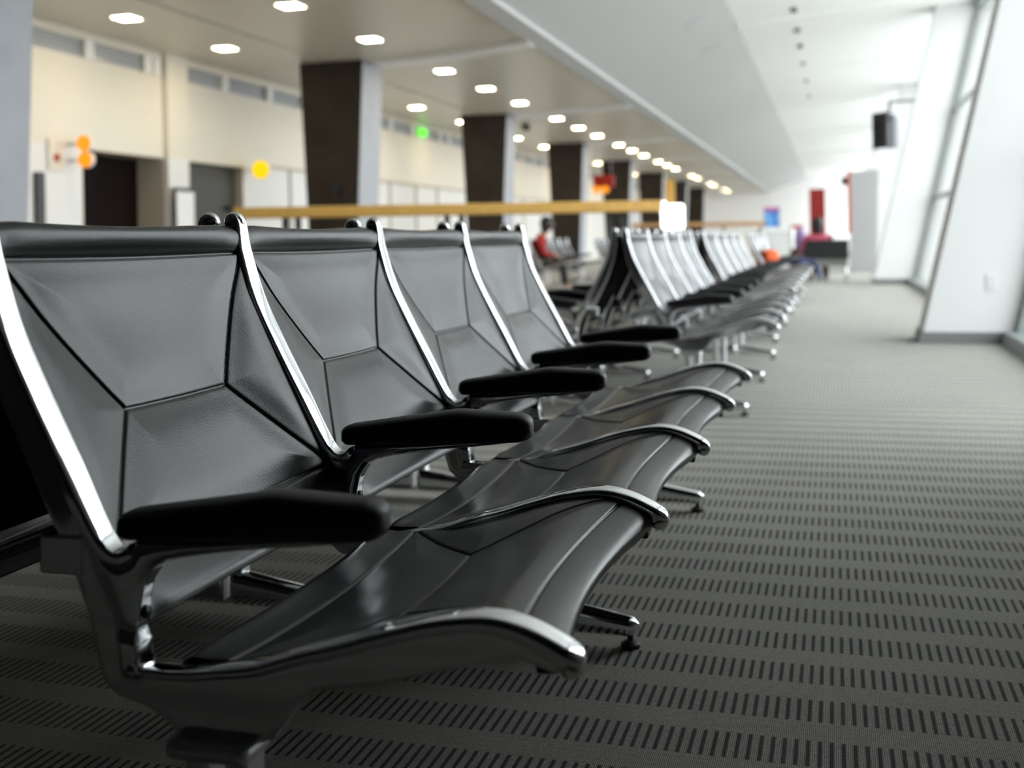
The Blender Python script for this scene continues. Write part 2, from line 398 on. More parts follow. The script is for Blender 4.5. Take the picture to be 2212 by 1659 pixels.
ys = [10.94, 13.1] + [15.91 + 7.12 * k + d_ for k in range(7) for d_ in (0, 2.1, 4.22)]
for i, y in enumerate(ys):
    lamp(-5.61, y, 'square warm ceiling downlight, %s from the front in the long row nearer the windows' % ORD[i], 'downlights in the row beside the sloping ceiling')
ysl = [10.88, 13.0, 19.99, 22.77, 26.96, 29.8, 34.2, 37.0, 41.2, 44.0]
for i, y in enumerate(ysl):
    lamp(-7.62, y, 'square warm ceiling downlight, %s from the front in the row near the cream wall' % ORD[i], 'downlights in the row beside the cream wall')

# ------------------------------------------------------------------ tandem seating
U = .56; NS = 4
X_ = .62                      # profile points below are given with the front legs' line at -.62
def L(pts): return [(x + X_, z) for x, z in pts]
RAIL_BACK = L([(-.930, .846), (-.921, .836), (-.909, .790), (-.884, .713), (-.850, .642), (-.811, .568), (-.779, .503), (-.762, .476), (-.745, .4655), (-.728, .470), (-.719, .484)])
RAIL_SEAT = L([(-.722, .347), (-.70, .346), (-.668, .347), (-.625, .353), (-.578, .361), (-.530, .377), (-.482, .391), (-.430, .408), (-.385, .421), (-.346, .428), (-.318, .4285), (-.290, .422), (-.262, .409), (-.245, .398), (-.236, .388)])
PLATE = L([(-.936, .822), (-.930, .775), (-.914, .70), (-.885, .62), (-.862, .575), (-.828, .505), (-.802, .455), (-.783, .41), (-.772, .364), (-.762, .330), (-.745, .317), (-.715, .311), (-.69, .30), (-.672, .284),
           (-.582, .282), (-.559, .291), (-.545, .308), (-.532, .328), (-.511, .344), (-.455, .354), (-.356, .381), (-.304, .398), (-.268, .386), (-.248, .386),
           (-.262, .408), (-.29, .42), (-.33, .427), (-.385, .418), (-.43, .405), (-.482, .388), (-.53, .373), (-.578, .357), (-.638, .349), (-.715, .345), (-.728, .35), (-.730, .40), (-.72, .43),
           (-.728, .462), (-.752, .468), (-.775, .500), (-.811, .565), (-.850, .640), (-.884, .711), (-.908, .788), (-.920, .825)])
ARM = L([(-.738, .392), (-.746, .42), (-.758, .445), (-.774, .475), (-.792, .512), (-.786, .516), (-.766, .484), (-.750, .470), (-.736, .465), (-.724, .470), (-.716, .487), (-.66, .491), (-.60, .494), (-.49, .503), (-.462, .503), (-.462, .499), (-.52, .491), (-.577, .485), (-.620, .479), (-.653, .473), (-.678, .467), (-.694, .459), (-.707, .441), (-.7125, .42), (-.714, .402), (-.720, .390)])
BLOCK = L([(-.737, .395), (-.7185, .395), (-.715, .37), (-.712, .346), (-.732, .344), (-.735, .37)])

def frame_mesh():
    bm = bmesh.new()
    prism_y(bm, PLATE, -.008, .008)
    bmesh.ops.recalc_face_normals(bm, faces=bm.faces)
    bmesh.ops.triangulate(bm, faces=[f for f in bm.faces if len(f.verts) > 4])
    s2 = bmesh.new(); prism_y(s2, ARM, -.015, .015); prism_y(s2, BLOCK, -.012, .012)
    bmesh.ops.recalc_face_normals(s2, faces=s2.faces)
    bmesh.ops.triangulate(s2, faces=[f for f in s2.faces if len(f.verts) > 4])
    def remesh(b, vox, it):
        me = bpy.data.meshes.new('t'); b.to_mesh(me); o = bpy.data.objects.new('t', me); C.objects.link(o)
        rm = o.modifiers.new('r', 'REMESH'); rm.mode = 'VOXEL'; rm.voxel_size = vox
        sm = o.modifiers.new('s', 'SMOOTH'); sm.iterations = it; sm.factor = .5
        dg = bpy.context.evaluated_depsgraph_get(); ev = o.evaluated_get(dg); m2 = bpy.data.meshes.new_from_object(ev)
        bpy.data.objects.remove(o); return m2
    full = bmesh.new(); ball(full, (-.9225 + X_, 0, .8365), .0162, 1, 1.18, 1, 32, 20); ball(full, (-.2465 + X_, 0, .3935), .0142, 1, 1.36, 1, 32, 20)
    tmp = bpy.data.meshes.new('a'); s2.to_mesh(tmp); bm.from_mesh(tmp)
    bm2 = remesh(bm, .0024, 4)
    for v in bm2.vertices:
        y = v.co.y
        if abs(y) > .0095:
            d = min(seg_dist(v.co.x, v.co.z, *ARM[i], *ARM[(i + 1) % len(ARM)]) for i in range(len(ARM)))
            q = min(d / .016, 1); v.co.y = math.copysign(.0088 + .0085 * math.sqrt(max(0, 1 - (1 - q) ** 2)), y)
    full.from_mesh(bm2)
    bmesh.ops.smooth_vert(full, verts=full.verts, factor=.5, use_axis_x=True, use_axis_y=True, use_axis_z=True)
    bmesh.ops.smooth_vert(full, verts=full.verts, factor=.5, use_axis_x=True, use_axis_y=True, use_axis_z=True)
    bmesh.ops.smooth_vert(full, verts=full.verts, factor=.5, use_axis_x=True, use_axis_y=True, use_axis_z=True)
    sweep_xz(full, RAIL_BACK, [.032, .038, .040, .040, .040, .040, .038, .034, .026], [.028, .016, .013, .013, .013, .013, .015, .018, .014], n=90, seg=32, power=5.0)
    sweep_xz(full, RAIL_SEAT, [.024, .030, .034, .037, .039, .040, .040, .038], [.012, .013, .014, .015, .016, .017, .019, .025], n=90, seg=28, power=3.6)
    # dark-lipped socket under the front tip and hinge knuckle behind the seat rail
    me = bpy.data.meshes.new('side_frame'); bmesh.ops.recalc_face_normals(full, faces=full.faces); full.to_mesh(me)
    for p in me.polygons: p.use_smooth = True
    me.materials.append(M['chrome'])
    return me

def arm_pad_mesh():
    me = bpy.data.meshes.new('arm_pad'); bm = bmesh.new()
    n = 40; seg = 24; rings = []
    x0, x1 = -.738 + X_, -.434 + X_
    for i in range(n):
        f = i / (n - 1); x = x0 + (x1 - x0) * (.5 - .5 * math.cos(math.pi * f))
        q = (x - x0) / (x1 - x0)
        LP = x1 - x0; ra, rb = .016, .022; e = 1
        if q * LP < ra: e = math.sqrt(max(.01, 1 - (1 - q * LP / ra) ** 2))
        if (1 - q) * LP < rb: e = min(e, math.sqrt(max(.01, 1 - (1 - (1 - q) * LP / rb) ** 2)))
        zb = .486 + .010 * q + .004 * q * q; zt = .516 + .030 * min(1, q * 1.6) - .006 * max(0, q - .6) * 2
        w = .054 + .006 * math.sin(math.pi * q); c = (zb + zt) / 2; h = (zt - zb)
        ring = []
        for k in range(seg):
            an = 2 * math.pi * k / seg; ca, sa = math.cos(an), math.sin(an); pw = 2.9
            ring.append(bm.verts.new((x, abs(ca) ** (2 / pw) * (1 if ca > 0 else -1) * (w / 2 - .020 * (1 - e)), c + abs(sa) ** (2 / pw) * (1 if sa > 0 else -1) * h / 2 * (.34 + .66 * e))))
        rings.append(ring)
    bm.faces.new(rings[0]); bm.faces.new(rings[-1][::-1])
    for i in range(n - 1):
        for k in range(seg): bm.faces.new((rings[i][k], rings[i][(k + 1) % seg], rings[i + 1][(k + 1) % seg], rings[i + 1][k]))
    bmesh.ops.recalc_face_normals(bm, faces=bm.faces); bm.to_mesh(me); bm.free()
    for p in me.polygons: p.use_smooth = True
    me.materials.append(M['pad']); return me

def sling_mesh(name, prof, nu, nv, segs, key, sag, band=None, inset=.012, lift=0.0, shift=None):
    """leather sling between two rails: sheet with welded seams, hollow between the rails"""
    P, Lt = catmull([(p[0], p[1], 0) for p in prof], nv)
    W = U - 2 * inset
    # seam end points given as (u, key value); turn key value into arc length
    vals = [(p.y if key == 'z' else p.x) for p in P]
    def to_s(v):
        best = min(range(8, nv - 8), key=lambda i: abs(vals[i] - v)); return best / (nv - 1) * Lt
    kx = 0 if key == 'z' else X_
    S = [(a[0] * W, to_s(a[1] + kx), b[0] * W, to_s(b[1] + kx)) for a, b in segs]
    verts = []; faces = []
    for j in range(nv):
        a = P[max(0, j - 1)]; b = P[min(nv - 1, j + 1)]; t = (b - a).normalized(); nr = Vector((t.y, -t.x)) if key == 'z' else Vector((-t.y, t.x))
        if key == 'z': nr = Vector((-t.y, t.x))
        s = j / (nv - 1) * Lt
        for i in range(nu):
            u = i / (nu - 1); yl = u * W
            d = min(seg_dist(yl, s, *q) for q in S)
            edge = min(yl, W - yl)
            disp = -.0034 * math.exp(-(d / .0019) ** 2) - .0006 * math.exp(-(d / .006) ** 2) + .0050 * (1 - math.exp(-(d / .034) ** 2)) * (1 - math.exp(-(edge / .03) ** 2))
            disp -= sag(u, s / Lt) - lift
            if band: disp += band(u, s, to_s)
            ox, oz = shift(u, s / Lt) if shift else (0, 0)
            verts.append((P[j].x + nr.x * disp + ox, inset + yl, P[j].y + nr.y * disp + oz))
    for j in range(nv - 1):
        for i in range(nu - 1): faces.append((j * nu + i, (j + 1) * nu + i, (j + 1) * nu + i + 1, j * nu + i + 1))
    me = bpy.data.meshes.new(name); me.from_pydata(verts, [], faces); me.update()
    for p in me.polygons: p.use_smooth = True
    me.materials.append(M['leather']); me.materials.append(M['shadeback']); return me

BACK = L([(-.934, .775), (-.935, .800), (-.9325, .815), (-.926, .8225), (-.918, .821), (-.9135, .813), (-.9125, .803), (-.9135, .793), (-.9125, .785), (-.904, .758), (-.888, .712), (-.854, .641), (-.816, .566), (-.785, .503), (-.762, .458), (-.742, .425), (-.727, .402), (-.724, .392)])
BACK_SEG = [((0, .786), (1, .786)), ((.0, .784), (.28, .604)), ((1, .784), (.72, .604)), ((.28, .604), (.72, .604)), ((.28, .604), (.245, .452)), ((.72, .604), (1, .452)), ((.28, .604), (.0, .452)), ((.72, .604), (.755, .452)), ((0, .452), (1, .452))]
BACK_SEG = [((0, .786), (1, .786)), ((.0, .784), (.28, .604)), ((1, .784), (.72, .604)), ((.28, .604), (.72, .604)), ((.28, .604), (0, .455)), ((.72, .604), (1, .455)), ((0, .455), (1, .455))]
def back_sag(u, v):
    w = math.sin(math.pi * u); return (w ** .8 if w > 0 else 0) * (.006 + .020 * math.sin(math.pi * min(1, max(0, v - .08) / .9)) ** 1.0)
def back_band(u, s, to_s):
    return 0
SEAT = L([(-.640, .322), (-.664, .332), (-.674, .345), (-.668, .354), (-.645, .354), (-.60, .358), (-.560, .364), (-.530, .372), (-.482, .386), (-.430, .403), (-.385, .416), (-.346, .4225), (-.318, .423), (-.290, .416), (-.272, .4075), (-.2615, .398), (-.2600, .390), (-.266, .383), (-.285, .381)])
SEAT_SEG = [((0, -.618), (1, -.618)), ((0, -.298), (1, -.298)), ((.27, -.485), (.73, -.485)), ((0, -.615), (.27, -.485)), ((0, -.300), (.27, -.485)), ((1, -.615), (.73, -.485)), ((1, -.300), (.73, -.485))]
def seat_sag(u, v):
    w = math.sin(math.pi * u); return (w ** .8 if w > 0 else 0) * (.004 + .018 * math.sin(math.pi * min(1, max(0, v))) ** 1.2)

def seat_pull(u, v):                       # the taut front hem bows in between the rails
    g = min(1, max(0, (v - .62) / .26)); g = g * g * (3 - 2 * g); w = math.sin(math.pi * u) ** .8 if 0 < u < 1 else 0
    return -.024 * w * g, -.004 * w * g
FRAME_ME = frame_mesh(); PAD_ME = arm_pad_mesh()
BACK_ME = sling_mesh('back_sling', BACK, 300, 270, BACK_SEG, 'z', back_sag, back_band, lift=.007)
SEAT_ME = sling_mesh('seat_sling', SEAT, 300, 300, SEAT_SEG, 'x', seat_sag, lift=.005, shift=seat_pull)

def make_bench():
    r = empty('tandem_bench')
    for k in range(NS + 1):
        f = link('side_frame', FRAME_ME, None, r, loc=(0, k * U, 0)) if k == 0 else None
        if k == 0:
            f0 = f; a = link('arm_pad', PAD_ME, None, f); a['label'] = 'black moulded armrest pad'
            b = bmesh.new(); box(b, -.218, -.165, -.012, .012, .444, .487); obj('rear_bracket', b, M['chrome'], f, bevel=.003)
            s = bmesh.new(); cyl(s, (-.0985, 0, .408), .007, .008, 'x', 16); obj('arm_screw', s, M['blacksteel'], f, True)
            s = bmesh.new(); cyl(s, (-.103, -.019, .349), .0065, .038, 'y', 16); obj('hinge_pin', s, M['chrome'], f, True)
        else:
            f = copy_tree(f0, r); f.location = (0, k * U, 0)
            s = bmesh.new(); box(s, .325, .358, -.013, .013, .368, .390); obj('front_socket', s, M['blacksteel'], f, bevel=.003)
    for k in range(NS):
        b = link('back_sling', BACK_ME, None, r, loc=(0, k * U, 0)); so = b.modifiers.new('thickness', 'SOLIDIFY'); so.thickness = .009; so.offset = -1; so.material_offset = 1
        s = link('seat_sling', SEAT_ME, None, r, loc=(0, k * U, 0)); so = s.modifiers.new('thickness', 'SOLIDIFY'); so.thickness = .009; so.offset = -1; so.material_offset = 1
        b['label'] = 'black leather back sling with welded seams'; s['label'] = 'black leather seat sling with welded seams'
    bm = bmesh.new(); box(bm, -.030, .030, .004, NS * U - .004, .292, .322); obj('support_beam', bm, M['blacksteel'], r, bevel=.004)
    l0 = None
    for k in (0, 2, 4):
        if l0 is None:
            l0 = bm = bmesh.new()
            box(bm, -.036, -.009, -.020, .020, .03, .275); box(bm, .009, .036, -.020, .020, .03, .275)
            l0 = obj('leg', bm, M['brushed'], r, bevel=.005)
            c = bmesh.new(); box(c, -.056, .040, -.030, .030, .266, .288); obj('clamp_plate', c, M['brushed'], l0, bevel=.009)
            for sgn, ln, nm in ((1, .243, 'front_foot'), (-1, .26, 'rear_foot')):
                c = bmesh.new(); n = 24; rings = []
                for i in range(n):
                    f = i / (n - 1); x = sgn * (.01 + (ln - .01) * f); e = 1 if f < .93 else math.sqrt(max(.02, 1 - ((f - .93) / .07) ** 2))
                    top = .098 - .042 * f; bot = .022 + .002 * f; h = (top - bot); cz = (top + bot) / 2; w = .050 - .010 * f
                    ring = []
                    for q in range(16):
                        an = 2 * math.pi * q / 16; ca, sa = math.cos(an), math.sin(an)
                        ring.append(c.verts.new((x, abs(ca) ** .6 * (1 if ca > 0 else -1) * w / 2 * e, cz + abs(sa) ** .6 * (1 if sa > 0 else -1) * h / 2 * (.4 + .6 * e))))
                    rings.append(ring)
                c.faces.new(rings[0]); c.faces.new(rings[-1][::-1])
                for i in range(n - 1):
                    for q in range(16): c.faces.new((rings[i][q], rings[i][(q + 1) % 16], rings[i + 1][(q + 1) % 16], rings[i + 1][q]))
                obj(nm, c, M['chrome'], l0, True)
                g = bmesh.new(); gx = sgn * (ln - .018); cyl(g, (gx, 0, .0), .019, .008, seg=24); cyl(g, (gx, 0, .008), .019, .006, r2=.010, seg=24); cyl(g, (gx, 0, .014), .006, .012, seg=12)
                obj('glide', g, M['rubber'], l0, True, sharp=.6)['label'] = 'black rubber glide'
        else:
            l = copy_tree(l0, r); l.location = (0, k * U, 0)
    return r
B0 = make_bench()
YF = 1.0338; XM = -.945
GR = 'back-to-back rows of black leather tandem seats beside the window aisle'
tag(B0, 'nearest row of four black leather sling seats in polished aluminium frames, facing the aisle', 'seating bench', GR)
B0.location = (-X_, YF, 0)
def bench(x, y, sy, label, group=GR, back=False, rz=None):
    b = copy_tree(B0)
    if back: b.location = (2 * XM - (x - X_), y + NS * U * sy, 0); b.rotation_euler = (0, 0, math.pi)
    else: b.location = (x - X_, y, 0)
    b.scale = (1, sy, 1); tag(b, label, 'seating bench', group); return b
bench(0, YF, 1, 'row of black tandem seats back to back with the nearest, only chrome rail ends showing', back=True)
bench(0, 5.07, 1.07, 'second row of black tandem seats along the aisle, directly behind the nearest one')
bench(0, 5.07, 1.07, 'row of black tandem seats facing away, back to back with the second aisle row', back=True)
bench(-.04, 8.62, 1.50, 'third row of black tandem seats along the aisle, beyond the second row')
bench(.04, 8.62, 1.50, 'row of black tandem seats facing away, back to back with the third aisle row', back=True)
bench(-.02, 13.3, 1.3, 'farthest row of black tandem seats along the aisle, carrying an orange bag')
G2 = 'rows of tandem seats across the hall in front of the columns'
bench(-4.0, 18.1, 1.22, 'row of tandem seats across the hall where a person in red sits', G2)
bench(-4.0, 23.4, 1.1, 'row of tandem seats across the hall, beyond the row with the person in red', G2)

# ------------------------------------------------------------------ people
def skin_body(name, nodes, edges, root, m, parent=None, sub=2):
    names = list(nodes); idx = {n: i for i, n in enumerate(names)}
    me = bpy.data.meshes.new(name); me.from_pydata([nodes[n][:3] for n in names], [(idx[a], idx[b]) for a, b in edges], [])
    o = bpy.data.objects.new(name, me); C.objects.link(o)
    sk = o.modifiers.new('skin', 'SKIN'); sb = o.modifiers.new('sub', 'SUBSURF'); sb.levels = sub; sb.render_levels = sub; sk.use_smooth_shade = True
    for n in names:
        v = me.skin_vertices[0].data[idx[n]]; r_ = nodes[n][3]; v.radius = (r_, r_) if isinstance(r_, (int, float)) else r_; v.use_root = (n == root)
    dg = bpy.context.evaluated_depsgraph_get(); m2 = bpy.data.meshes.new_from_object(o.evaluated_get(dg)); m2.name = name
    bpy.data.objects.remove(o)
    return link(name, m2, m, parent, True)
def seated_person(loc, rz, top, legs_m, skin, label, slouch=.0, scale=1.0, lean=0.0):
    r = empty('person', loc, rz); r.scale = (scale,) * 3
    h = .45
    N = dict(pelvis=(0, 0, h + .02, .13), belly=(-.01, 0, h + .17, .125), chest=(-.03 + lean * .2, 0, h + .36, .14), neck0=(-.02 + lean * .35, 0, h + .50 - slouch, .07), neck=(.0 + lean * .42, 0, h + .57 - slouch, .052), head=(.03 + lean * .5, 0, h + .68 - slouch, .092), crown=(.02 + lean * .52, 0, h + .77 - slouch, .075))
    E = [('pelvis', 'belly'), ('belly', 'chest'), ('chest', 'neck0'), ('neck0', 'neck'), ('neck', 'head'), ('head', 'crown')]
    for s, t in ((1, 'a'), (-1, 'b')):
        N['sh' + t] = (-.03 + lean * .25, s * .17, h + .43 - slouch * .6, .062); N['el' + t] = (.06, s * .23, h + .20, .045); N['wr' + t] = (.27, s * .14, h + .15, .032); N['ha' + t] = (.34, s * .11, h + .14, .035)
        N['hip' + t] = (.04, s * .09, h + .01, .095); N['kn' + t] = (.43, s * .12, h + .03, .065); N['an' + t] = (.46, s * .12, .09, .042); N['to' + t] = (.60, s * .13, .04, .036)
        E += [('chest', 'sh' + t), ('sh' + t, 'el' + t), ('el' + t, 'wr' + t), ('wr' + t, 'ha' + t), ('pelvis', 'hip' + t), ('hip' + t, 'kn' + t), ('kn' + t, 'an' + t), ('an' + t, 'to' + t)]
        for q in range(4):
            N['f%d%s' % (q, t)] = (.40, s * (.085 + .018 * q), h + .125, .009); E.append(('ha' + t, 'f%d%s' % (q, t)))
        N['th' + t] = (.36, s * .07, h + .15, .010); E.append(('ha' + t, 'th' + t))
    skin_body('body', N, E, 'pelvis', skin, r)
    T = {k: (v[0], v[1], v[2], v[3] + .016) for k, v in N.items() if k in ('pelvis', 'belly', 'chest', 'neck0', 'sha', 'shb', 'ela', 'elb', 'wra', 'wrb')}
    TE = [e for e in E if e[0] in T and e[1] in T]; skin_body('shirt', T, TE, 'pelvis', top, r)
    Q = {k: (v[0], v[1], v[2], v[3] + .014) for k, v in N.items() if k in ('pelvis', 'hipa', 'hipb', 'kna', 'knb', 'ana', 'anb')}
    QE = [e for e in E if e[0] in Q and e[1] in Q]; skin_body('trousers', Q, QE, 'pelvis', legs_m, r)
    hb = bmesh.new(); hd = N['head']; ball(hb, (hd[0] - .022, 0, hd[2] + .025), .118, 1, .95, 1.12); ball(hb, (hd[0] - .06, 0, hd[2] - .06), .085, .8, 1, 1.2)
    obj('hair', hb, M['hair'], r, True)
    fb = bmesh.new(); ball(fb, (hd[0] + .098, 0, hd[2] + .005), .016, 1.1, .8, 1.3); obj('nose', fb, skin, r, True)
    for s in (1, -1):
        e = bmesh.new(); ball(e, (hd[0] + .085, s * .034, hd[2] + .03), .011); obj('eye', e, M['hair'], r, True)
        e = bmesh.new(); ball(e, (hd[0], s * .098, hd[2] + .005), .026, .6, .4, 1.2); obj('ear', e, skin, r, True)
    m_ = bmesh.new(); ball(m_, (hd[0] + .088, 0, hd[2] - .045), .02, .4, 1.1, .3); obj('mouth', m_, M['maroon'], r, True)
    tag(r, label, 'person'); return r
seated_person((-.27, 20.45, -.06), math.pi / 2, M['pink'], M['maroon'], M['skin2'], 'seated person with black hair and pink top, at the far end of the aisle', slouch=.08)
seated_person((-4.86, 18.42, -.06), math.radians(20), M['redcloth'], M['blackplastic'], M['skin'], 'seated person in a red top on the seat row across the hall', lean=.3)

# far lounge seat the person in pink sits on
r = empty('lounge_chair', (-.11, 20.35, 0))
b = bmesh.new(); box(b, -.36, .36, -.26, -.17, .40, .735); obj('backrest', b, M['blackplastic'], r, bevel=.02)
b = bmesh.new(); box(b, -.34, .34, -.24, .34, .27, .40); obj('seat', b, M['greyseat'], r, bevel=.02)
for (x, y) in ((-.31, -.2), (.31, -.2), (-.31, .3), (.31, .3)):
    b = bmesh.new(); cyl(b, (x, y, 0), .02, .28, seg=12); obj('leg', b, M['chrome'], r, True)
tag(r, 'low black backed lounge chair on chrome legs under the person in pink', 'chair')
# things around it
def rounded_bag(name, loc, size, m, label, cat, rz=0, strap=True):
    r = empty(name, loc, rz); b = bmesh.new(); bmesh.ops.create_cube(b, size=1, matrix=Matrix.Diagonal((*size, 1)) @ Matrix.Translation((0, 0, .5)))
    bmesh.ops.subdivide_edges(b, edges=b.edges[:], cuts=4, use_grid_fill=True)
    for v in b.verts:
        p = v.co; q = Vector((p.x / size[0] * 2, p.y / size[1] * 2, (p.z / size[2] - .5) * 2)); mx = max(abs(q.x), abs(q.y), abs(q.z)); l = q.length
        f = .62 + .38 * (mx / l if l else 1)
        f = 1 - .55 * (1 - mx / l) if l else 1
        v.co = Vector((p.x * f * (1 - .12 * (q.z + 1) / 2), p.y * f, size[2] / 2 + (p.z - size[2] / 2) * f + .008 * math.sin(p.x * 40) * (q.z > .2)))
    z0 = min(v.co.z for v in b.verts)
    for v in b.verts: v.co.z -= z0
    obj('bag_body', b, m, r, True)
    if strap:
        s = bmesh.new(); sweep_xz(s, [(-size[0] * .28, size[2] * .9), (-size[0] * .2, size[2] * 1.18), (0, size[2] * 1.27), (size[0] * .2, size[2] * 1.18), (size[0] * .28, size[2] * .9)], [.022, .022], [.006, .006], n=24, seg=8)
        obj('strap', s, M['blackplastic'], r, True)
    tag(r, label, cat); return r
rounded_bag('holdall', (-.77, 13.78, .385), (.22, .34, .27), M['orangecloth'], 'orange holdall lying on the farthest aisle seat row', 'bag', rz=.5)
rounded_bag('backpack', (-.62, 19.9, 0), (.26, .34, .62), M['maroon'], 'dark maroon backpack standing beside the lounge chair at the end of the aisle', 'bag')
# navy coat draped over the far seats: a folded sheet that follows the seat front
bm = bmesh.new(); n, mm = 26, 18
pr, _ = catmull([(-.74, .44, 0), (-.60, .46, 0), (-.44, .47, 0), (-.32, .475, 0), (-.24, .44, 0), (-.20, .36, 0), (-.19, .27, 0)], n)
g_ = [[bm.verts.new((pr[i].x + .02 * math.sin(j * 1.3), 14.0 + .62 * j / mm + .04 * math.sin(i * .9), pr[i].y + .018 * math.sin(j * 1.1 + i * .35) + .012)) for j in range(mm + 1)] for i in range(n)]
for i in range(n - 1):
    for j in range(mm): bm.faces.new((g_[i][j], g_[i + 1][j], g_[i + 1][j + 1], g_[i][j + 1]))
o = obj('coat', bm, M['navy'], None, True); so = o.modifiers.new('thickness', 'SOLIDIFY'); so.thickness = .02; tag(o, 'navy blue coat draped over the front of the farthest aisle seats', 'coat')

# ------------------------------------------------------------------ counters, signs, screens
RZ = math.atan2(10.47 - 9.38, -1.59 + 5.36)
r = empty('counter_table', (-3.82, 10.92, 0), RZ)
b = bmesh.new(); box(b, -2.16, 2.16, -.34, .0, 1.078, 1.188); obj('tabletop', b, M['wood'], r, bevel=.012)
for x in (-1.67, -1.54, -.02, .13, 1.65, 1.78):
    b = bmesh.new(); box(b, x - .028, x + .028, -.20, -.14, 0, 1.078); obj('leg', b, M['darkpost'], r)
tag(r, 'long pale maple bar-height table on paired dark legs behind the nearest seats', 'table')
r = empty('glare_box', (-1.94, 13.94, 0), .2); r.scale = (1.16, 1.16, 1)  # overexposed bright glare built as glowing boxes
b = bmesh.new(); box(b, -.11, .13, -.05, .05, .92, 1.23); obj('glare_panel', b, M['glare'], r, bevel=.03)
b = bmesh.new(); box(b, -.20, -.06, -.045, .045, 1.14, 1.265); obj('glare_head', b, M['glare'], r, bevel=.02)
b = bmesh.new(); cyl(b, (.0, 0, .02), .02, .9, seg=16); cyl(b, (0, 0, 0), .13, .02, seg=24); obj('stand', b, M['chrome'], r, True, sharp=.6)
tag(r, 'glowing white patch of glare on a slim stand at the end of the maple table', 'light')
r = empty('handrail', (-2.85, 24.15, 0), math.atan2(.76, 2.64))
b = bmesh.new(); box(b, -1.38, 1.50, -.06, .06, 1.05, 1.14); obj('top_rail', b, M['wood2'], r, bevel=.02)
for x in (-1.2, -.3, .6, 1.4):
    b = bmesh.new(); cyl(b, (x, 0, 0), .025, 1.05, seg=12); obj('post', b, M['chrome'], r, True)
tag(r, 'brown oak topped handrail on slim posts, beyond the glowing white glare', 'railing')

def disc_lamp(y, z, rad, m, label):
    r = empty('disc_lamp', (-8.6, y, z))
    b = bmesh.new(); box(b, .0, .30, -.012, .012, -.012, .012); obj('bracket_arm', b, M['greyplastic'], r)
    b = bmesh.new(); cyl(b, (.26, -.07, 0), rad, .05, 'y', 32); obj('lamp_disc', b, m, r, True, sharp=.6)
    b = bmesh.new(); cyl(b, (.26, -.045, 0), rad * 1.03, .05, 'y', 32); obj('rim', b, M['white'], r, True, sharp=.6)
    tag(r, label, 'sign lamp', 'round coloured sign lamps on the cream wall')
disc_lamp(15.25, 1.955, .138, M['yellow'], 'round bright yellow sign lamp beside the grey doorway')
disc_lamp(11.10, 2.025, .09, M['amber'], 'upper of two round amber sign lamps beside the dark doorway')
disc_lamp(11.12, 1.835, .09, M['amber'], 'lower of two round amber sign lamps beside the dark doorway')
r = empty('wall_sign', (-8.6, 10.86, 1.885)); b = bmesh.new(); box(b, .001, .03, -.13, .13, -.18, .18); obj('sign_board', b, M['cream'], r)
b = bmesh.new(); cyl(b, (.03, 0, -.03), .05, .012, 'x', 24); obj('sign_dot', b, M['orange_red'], r, True, sharp=.6)
tag(r, 'pale wall sign with an orange dot left of the amber lamps', 'sign')
r = empty('exit_sign', (-8.55, 22.74, 3.2)); b = bmesh.new(); box(b, -.02, .04, -.20, .20, -.075, .075); obj('sign_box', b, M['green'], r, bevel=.01)
b = bmesh.new(); box(b, -.03, -.02, -.05, .05, -.04, .19); obj('mount', b, M['white'], r)
tag(r, 'green glowing sign on the high window strip of the cream wall', 'sign')
b = bmesh.new(); box(b, -8.598, -8.55, 10.50, 10.64, 0, 1.67); o = obj('wall_panel', b, M['darkpost'], None, bevel=.006); tag(o, 'tall narrow dark grey panel on the wall beside the leftmost column', 'panel')
r = empty('notice_stand', (-8.45, 13.28, 0))
b = bmesh.new(); box(b, .0, .02, -.22, .22, .10, 1.55); obj('notice_board', b, M['white'], r)
b = bmesh.new(); box(b, -.005, .028, -.25, .25, 1.55, 1.60); box(b, -.005, .028, -.25, -.22, 0, 1.55); box(b, -.005, .028, .22, .25, 0, 1.55); obj('board_frame', b, M['doorgrey'], r)
tag(r, 'white notice board in a thin grey frame between the two doorways', 'notice board')
r = empty('wall_speaker', (-6.76, 14.5, 1.58)); b = bmesh.new(); cyl(b, (0, -.05, 0), .075, .05, 'y', 24); obj('speaker_cone', b, M['blackplastic'], r, True, sharp=.6)
b = bmesh.new(); cyl(b, (0, -.012, 0), .085, .012, 'y', 24); obj('speaker_ring', b, M['darkpost'], r, True, sharp=.6)
tag(r, 'small round black fitting on the front of the nearest brown column', 'fitting')
r = empty('camera_dome', (-6.53, 23.9, 3.40)); b = bmesh.new(); cyl(b, (0, 0, -.05), .11, .05, seg=24); obj('housing', b, M['darkpost'], r, True, sharp=.6)
b = bmesh.new(); ball(b, (0, 0, -.05), .10); obj('dome', b, M['screen'], r, True); tag(r, 'dark dome fitting on the low ceiling between the brown columns', 'ceiling fitting')
r = empty('hanging_sign', (-6.2, 30.9, 0))
b = bmesh.new(); box(b, -.30, .30, -.05, .05, 2.27, 2.62); obj('sign_board', b, M['red'], r, bevel=.02)
for x in (-.22, .22):
    b = bmesh.new(); cyl(b, (x, 0, 2.62), .012, .78, seg=8); obj('hanger', b, M['greyplastic'], r, True)
for x in (-.20, .04):
    b = bmesh.new(); cyl(b, (x, -.06, 2.22), .105, .10, 'y', 24); obj('sign_lamp', b, M['amber'], r, True, sharp=.6)
tag(r, 'red hanging sign with two round amber lamps between the brown columns', 'sign')
r = empty('yellow_sign', (-6.05, 43.2, 0))
b = bmesh.new(); box(b, -.16, .16, -.05, .05, 1.95, 3.1); obj('sign_board', b, M['wood'], r, bevel=.02)
b = bmesh.new(); cyl(b, (0, 0, 0), .035, 1.95, seg=12); obj('pole', b, M['greyplastic'], r, True)
